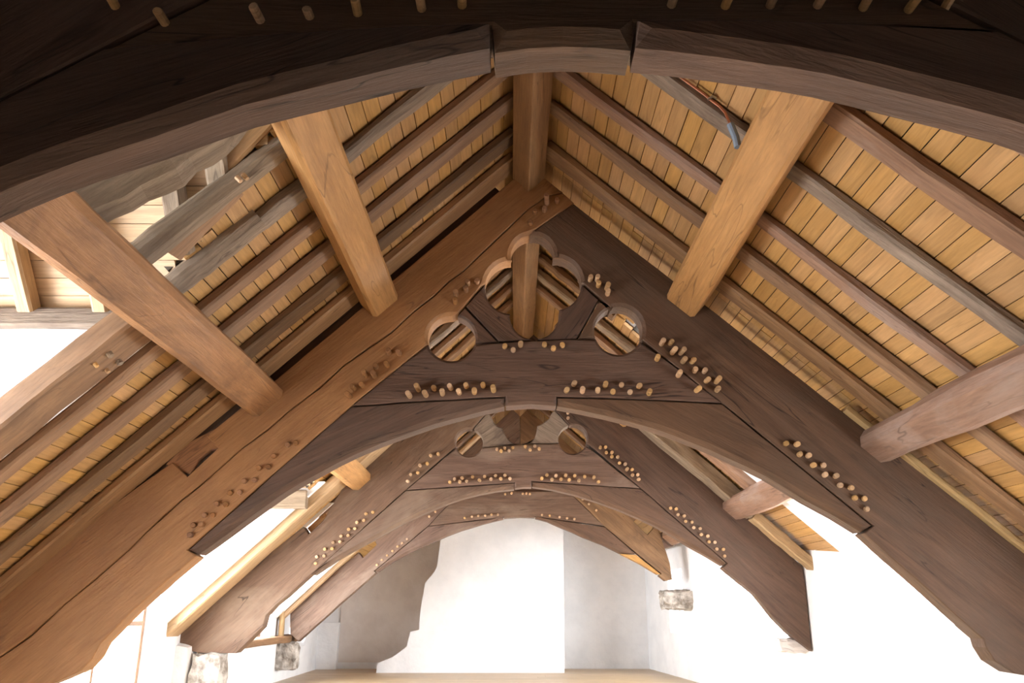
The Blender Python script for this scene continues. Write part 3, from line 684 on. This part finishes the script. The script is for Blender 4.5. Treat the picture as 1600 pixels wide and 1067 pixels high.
purlin('golden squared oak purlin on the slope with the copper pipe', 1, 1.174, 1.785, Y0 + .12, Y1 + .02, .23, .18, 'golden', .02)
purlin('old reddish rounded oak purlin resting against the dark blade', 1, 2.286, .82, Y0 + .12, Y1 + .02, .245, .20, 'redpurlin', .05, .012)
for i, (ya, yb, where) in enumerate(((Y1 + .15, Y2 + .02, 'behind the quatrefoil truss'), (Y2 + .15, Y3 + .02, 'before the smallest truss'), (Y3 + .15, YB, 'running into the chimney wall'))):
    purlin('upper new oak purlin on the dormer side ' + where, -1, -.892, 1.785, ya, yb, .213, .19, 'golden', .03)
    purlin('lower new oak purlin on the dormer side ' + where, -1, -1.594, 1.117, ya, yb, .235, .20, 'golden', .04)
    purlin('upper pale oak purlin on the far slope ' + where, 1, 1.174, 1.785, ya, yb, .23, .18, 'golden', .02)
    purlin('lower weathered rounded purlin ' + where, 1, 2.286, .82, ya, yb, .245, .20, 'redpurlin', .045, .009)
for ya, yb, wh in ((Y0 + .12, Y1 + .01, 'above the quatrefoil truss'), (Y1 + .15, Y2 + .01, 'seen through the quatrefoil'), (Y2 + .15, Y3 + .01, 'glimpsed beyond the roundel truss'), (Y3 + .15, YB, 'over the chimney breast')):
    s = .16
    o = beam('ridge_beam', (XR, ya, 2.813 + EYE), (XR, yb, 2.813 + EYE), (1, 0, 1), s, s, 'ridge', cham=.008, wob=.003)
    tag(o, 'diamond-set squared oak ridge beam ' + wh, 'ridge beam')

names = {1: 'copper pipe slope', -1: 'dormer slope'}
ordl = ['first', 'second', 'third', 'fourth', 'fifth', 'sixth', 'seventh']
desc = {'rafter': 'brown oak', 'redpurlin': 'reddish waney oak', 'grey': 'weathered grey', 'orangeraft': 'reddish new oak', 'paleraft': 'pale new oak'}
for (side, bi), lst in RAF.items():
    for k, (y0, y1, c, mat) in enumerate(lst):
        xb = 3.35
        for d in (DL1, DL2, DLfill, DR):
            if d.side == side and d.yn - .1 < (y0 + y1) / 2 < d.yf:
                ym = (y0 + y1) / 2; hv = d.hr - K * abs(ym - d.yr)
                xb = min(xb, (c + CO[side] - hv) / TAN[side] + .05)
        if side > 0: xb = min(xb, XW(1, y0) - XR + .15)
        o = slope_beam('rafter', side, y0, y1, c, .10, xb, mat, depth=.056, wob=.006 if mat in ('rafter', 'redpurlin', 'grey') else .003)
        if bi == 1: lab = '%s rafter, %s from the quatrefoil truss on the %s' % (desc[mat], ordl[k], names[side])
        else: lab = '%s rafter on the %s, %s beyond the %s truss' % (desc[mat], names[side], ordl[k], 'quatrefoil' if bi == 2 else 'roundel')
        tag(o, lab, 'rafter', None if bi == 1 else 'far common rafters')
tag(slope_beam('shade_strip', -1, 5.06, 5.13, 2.78, .14, 3.2, 'old', depth=.165), 'added dark strip standing for the shade above the orange-brown blade', 'board')  # added infill; the gap itself is only an unlit void
# packing rafter lying on the right blade, trimmers of the dormers
tag(slope_beam('rafter', 1, 4.96, 5.10, 2.90, 1.95, 3.3, 'paleraft', depth=.05), 'pale packing rafter lying along the top of the dark blade', 'rafter')
tag(slope_beam('rafter', -1, 3.50, 3.61, 2.95, .10, 1.30, 'grey', wob=.006), 'dark pitted rafter with nail holes above the golden purlin', 'rafter')
tag(slope_beam('rafter', -1, 3.48, 3.62, 2.95, 1.30, 1.80, 'grey', depth=.09, wob=.004, cham=.03), 'grey rounded rafter between the golden and brown purlins', 'rafter')
g2_ = tag(slope_beam('rafter', -1, 3.52, 3.76, 2.95, 1.80, 3.3, 'rafter', depth=.12, wob=.005), 'wide weathered grey trimmer with peg holes beside the dormer cheek', 'rafter')
g1_ = tag(slope_beam('rafter', -1, 3.14, 3.26, 2.95, .95, 1.85, 'grey', depth=.10, wob=.005, cham=.03), 'gnarled grey valley rafter at the dormer opening', 'rafter')
tag(slope_beam('rafter', -1, 8.05, 8.36, 2.86, .3, 3.7, 'paleraft', depth=.10), 'pale trimmer rafter standing before the roundel truss', 'rafter')
tag(slope_beam('rafter', 1, 8.08, 8.32, 2.82, .3, 2.22, 'grey', depth=.13, wob=.008), 'whitish weathered double rafter before the roundel truss', 'rafter')
tag(slope_beam('rafter', 1, 8.22, 8.38, 2.84, 2.25, 2.86, 'paleraft', depth=.10), 'short pale rafter lying along the shoulder of the roundel truss', 'rafter')
tag(slope_beam('rafter', 1, 7.52, 7.70, 2.88, .3, 2.22, 'redpurlin', depth=.13, wob=.005), 'reddish rafter beside the white plastered dormer', 'rafter')
# old curved beam in the dormer, wedge board, dormer timbers
a = onplane(120, 345, 2.95, -1); b2 = onplane(365, 190, 2.95, -1)
tag(beam('valley_beam', W(a[0], 2.70, a[2] + .06), W(b2[0], 2.80, b2[2] + .06), (0, 1, 0), .20, .17, 'grey', cham=.05, wob=.012, sag=-.03), 'crooked mottled old valley beam across the dormer opening', 'beam')
a = onplane(258, 405, 2.93, -1); b2 = onplane(368, 306, 2.93, -1)
tag(beam('packing_board', W(*a) + Vector((0, .05, .05)), W(*b2) + Vector((0, .05, .05)), (0, 1, 0), .14, .04, 'orangeraft', taper=.6, wob=.002), 'tapered brown board pegged beside the gnarled rafter', 'board')
def dormer_rafter(d, x, w, dep, mat, lab, ytop=None):
    ylo, yhi = d.yf - .03, d.yr if ytop is None else ytop
    hv = roof(x, CB + .04)
    if hv > d.hp: ylo = d.yf - (hv - d.hp) / K
    n = Vector((0, -K, -1)).normalized() * (dep / 2 + .02)
    p0 = W(x, ylo, d.hp + K * (d.yf - ylo)) + n; p1 = W(x, yhi, d.hp + K * (d.yf - yhi)) + n
    return tag(beam('dormer_rafter', p0, p1, (1, 0, 0), w, dep, mat, wob=.003), lab, 'rafter')
dormer_rafter(DL1, -2.25, .075, .09, 'paleraft', 'pale squared dormer rafter standing on the grey plate')
dormer_rafter(DL1, -1.90, .075, .09, 'paleraft', 'pale dormer rafter against the brown purlin')
dormer_rafter(DL1, -1.49, .085, .09, 'grey', 'old scarfed dormer rafter behind the gnarled rafter', 2.9)
dormer_rafter(DL1, -1.28, .095, .09, 'grey', 'old grey dormer rafter behind the leaning valley board', 2.9)
dormer_rafter(DL2, -2.5, .08, .09, 'paleraft', 'dormer rafter over the far dormer cheek')
dormer_rafter(DL2, -1.78, .08, .09, 'paleraft', 'bright dormer rafter beside the lower purlin stub')
def plate(d, h0, h1, mat, lab):
    x0 = d.side * 3.3; x1 = roofx(d.hp, CB, d.side) + d.side * .02
    o = beam('wall_plate', W(x0, d.yf - .03, (h0 + h1) / 2), W(x1, d.yf - .03, (h0 + h1) / 2), (0, 1, 0), .10, h1 - h0, mat, wob=.006, cham=.012)
    return tag(o, lab, 'wall plate')
plate(DL1, 1.235, 1.335, 'grey', 'grey weathered plate along the near dormer cheek')
plate(DL2, .90, 1.075, 'grey', 'pale plate along the far dormer cheek')
# leaning valley board
p0 = at(338, 255, 3.15); p1 = at(412, 180, 3.05)
tag(beam('valley_board', (p0[0], 3.15, p0[1] + EYE), (p1[0] + .04, 3.05, p1[1] + .06 + EYE), (0, 1, .3), .03, .14, 'orangeraft', wob=.001), 'thin leaning valley board meeting the golden purlin', 'board')

# ------------------------------------------------------------------ copper pipe on the grey rafter
pts = [(1018, 92), (1060, 118), (1100, 147), (1112, 157), (1124, 166), (1133, 176), (1139, 190), (1144, 205)]
PP = [(at(a, b_, 3.30)[0], 3.30, at(a, b_, 3.30)[1] + EYE) for a, b_ in pts]
cp = tube('copper_pipe', PP, .0065, 'copper'); tag(cp, 'thin copper pipe clipped along a grey rafter', 'pipe')
q = PP[3]; tube('clip', [(q[0] - .02, 3.295, q[2]), (q[0], 3.285, q[2] + .012), (q[0] + .02, 3.295, q[2] + .01)], .007, 'steel', cp)
PT = [(at(a, b_, 3.29)[0], 3.29, at(a, b_, 3.29)[1] + EYE) for a, b_ in [(1141, 194), (1146, 206), (1150, 216), (1153, 230)]]
tube('tape_wrap', PT, .017, 'tape', cp, 10)

# ------------------------------------------------------------------ stones and small timbers on the walls
def stone(name, lab, x0, x1, y0, y1, z0, z1, cat, mat='stone', amp=.02):
    bm = bmesh.new()
    bmesh.ops.create_cube(bm, size=1)
    bmesh.ops.subdivide_edges(bm, edges=bm.edges, cuts=4, use_grid_fill=True)
    for v in bm.verts:
        c = v.co; r = max(abs(c.x), abs(c.y), abs(c.z)); l = c.length
        g = 1 - .22 * max(0, (l / .5 - 1))
        v.co = Vector((c.x * g * (x1 - x0), c.y * g * (y1 - y0), c.z * g * (z1 - z0))) + Vector([random.uniform(-amp, amp) for _ in range(3)])
    me = bpy.data.meshes.new(name); bm.to_mesh(me); bm.free()
    o = link(name, me, mat, None, Matrix.Translation(((x0 + x1) / 2, (y0 + y1) / 2, (z0 + z1) / 2 + EYE)))
    return tag(o, lab, cat)
stone('corbel', 'rough whitewashed stone corbel under the patched yellow blade', 2.08, 2.58, 11.85, 12.2, -.02, .24 , 'corbel', amp=.025)
stone('corbel', 'narrow upright stone corbel under the smallest truss beside the dormer wall', -3.22, -2.92, 11.85, 12.1, -.80, -.43, 'corbel', amp=.015)
stone('padstone', 'mottled stone pier under the lime-stained blade foot', -3.05, -2.76, 8.32, 8.6, -.93, -.40, 'stone', amp=.02)
stone('padstone', 'whitewashed padstone block beside the lime-stained blade foot', -3.5, -3.06, 8.3, 8.62, -.92, -.31, 'stone', 'white', amp=.008)
stone('padstone', 'beige padstone behind the tip of the dark blade', 2.6, 2.95, 8.5, 8.7, -.42, -.28, 'stone', 'beige', amp=.01)
tag(beam('sill_beam', W(-3.12, 8.7, -.40), W(-3.12, 12.4, -.40), (1, 0, 0), .22, .09, 'rafter', wob=.005), 'brown oak sill beam running to the stone corbel', 'beam')
tag(beam('window_post', W(-3.13, 11.78, -.36), W(-3.13, 11.78, .10), (1, 0, 0), .06, .09, 'paleraft', wob=.002), 'short pale post under the outer edge of the smallest truss', 'post')
tag(slope_beam('rafter', -1, 11.76, 11.88, 2.90, .4, 3.25, 'paleraft', depth=.06), 'pale lining rafter along the top of the smallest truss', 'rafter')

# flush peg ends on the dormer trimmer, the gnarled rafter and the tapered board
def flush_peg(px_, py_, c, parent, mat='peg', r=.011):
    x, y, h = onplane(px_, py_, c, -1)
    me = bpy.data.meshes.new('peg'); bm = bmesh.new(); bmesh.ops.create_cone(bm, cap_ends=True, segments=10, radius1=r, radius2=r * .9, depth=.03); bm.to_mesh(me); bm.free()
    nz = Vector((UZ[-1], 0, -UX[-1]))
    link('peg', me, mat, parent, Matrix.Translation((x, y, h + EYE)) @ nz.to_track_quat('Z', 'Y').to_matrix().to_4x4())
for a, b_ in ((149, 569), (167, 578)): flush_peg(a, b_, 2.945, g2_)
for a, b_ in ((171, 553), (186, 565)): flush_peg(a, b_, 2.945, g2_, 'grey', .016)
for a, b_ in ((373, 280), (383, 276)): flush_peg(a, b_, 2.945, g1_)

for pts, lab in (([(838, 421), (846, 415), (858, 414), (868, 419), (882, 430)], 'thin brown cable looping above the quatrefoil opening'), ([(970, 502), (984, 511), (992, 519), (999, 538)], 'thin brown cable bent behind the roundel in the dark blade')):
    tag(tube('cable', [(at(a, b_, 7.3)[0], 7.3, at(a, b_, 7.3)[1] + EYE) for a, b_ in pts], .006, 'copper', None, 6), lab, 'cable')
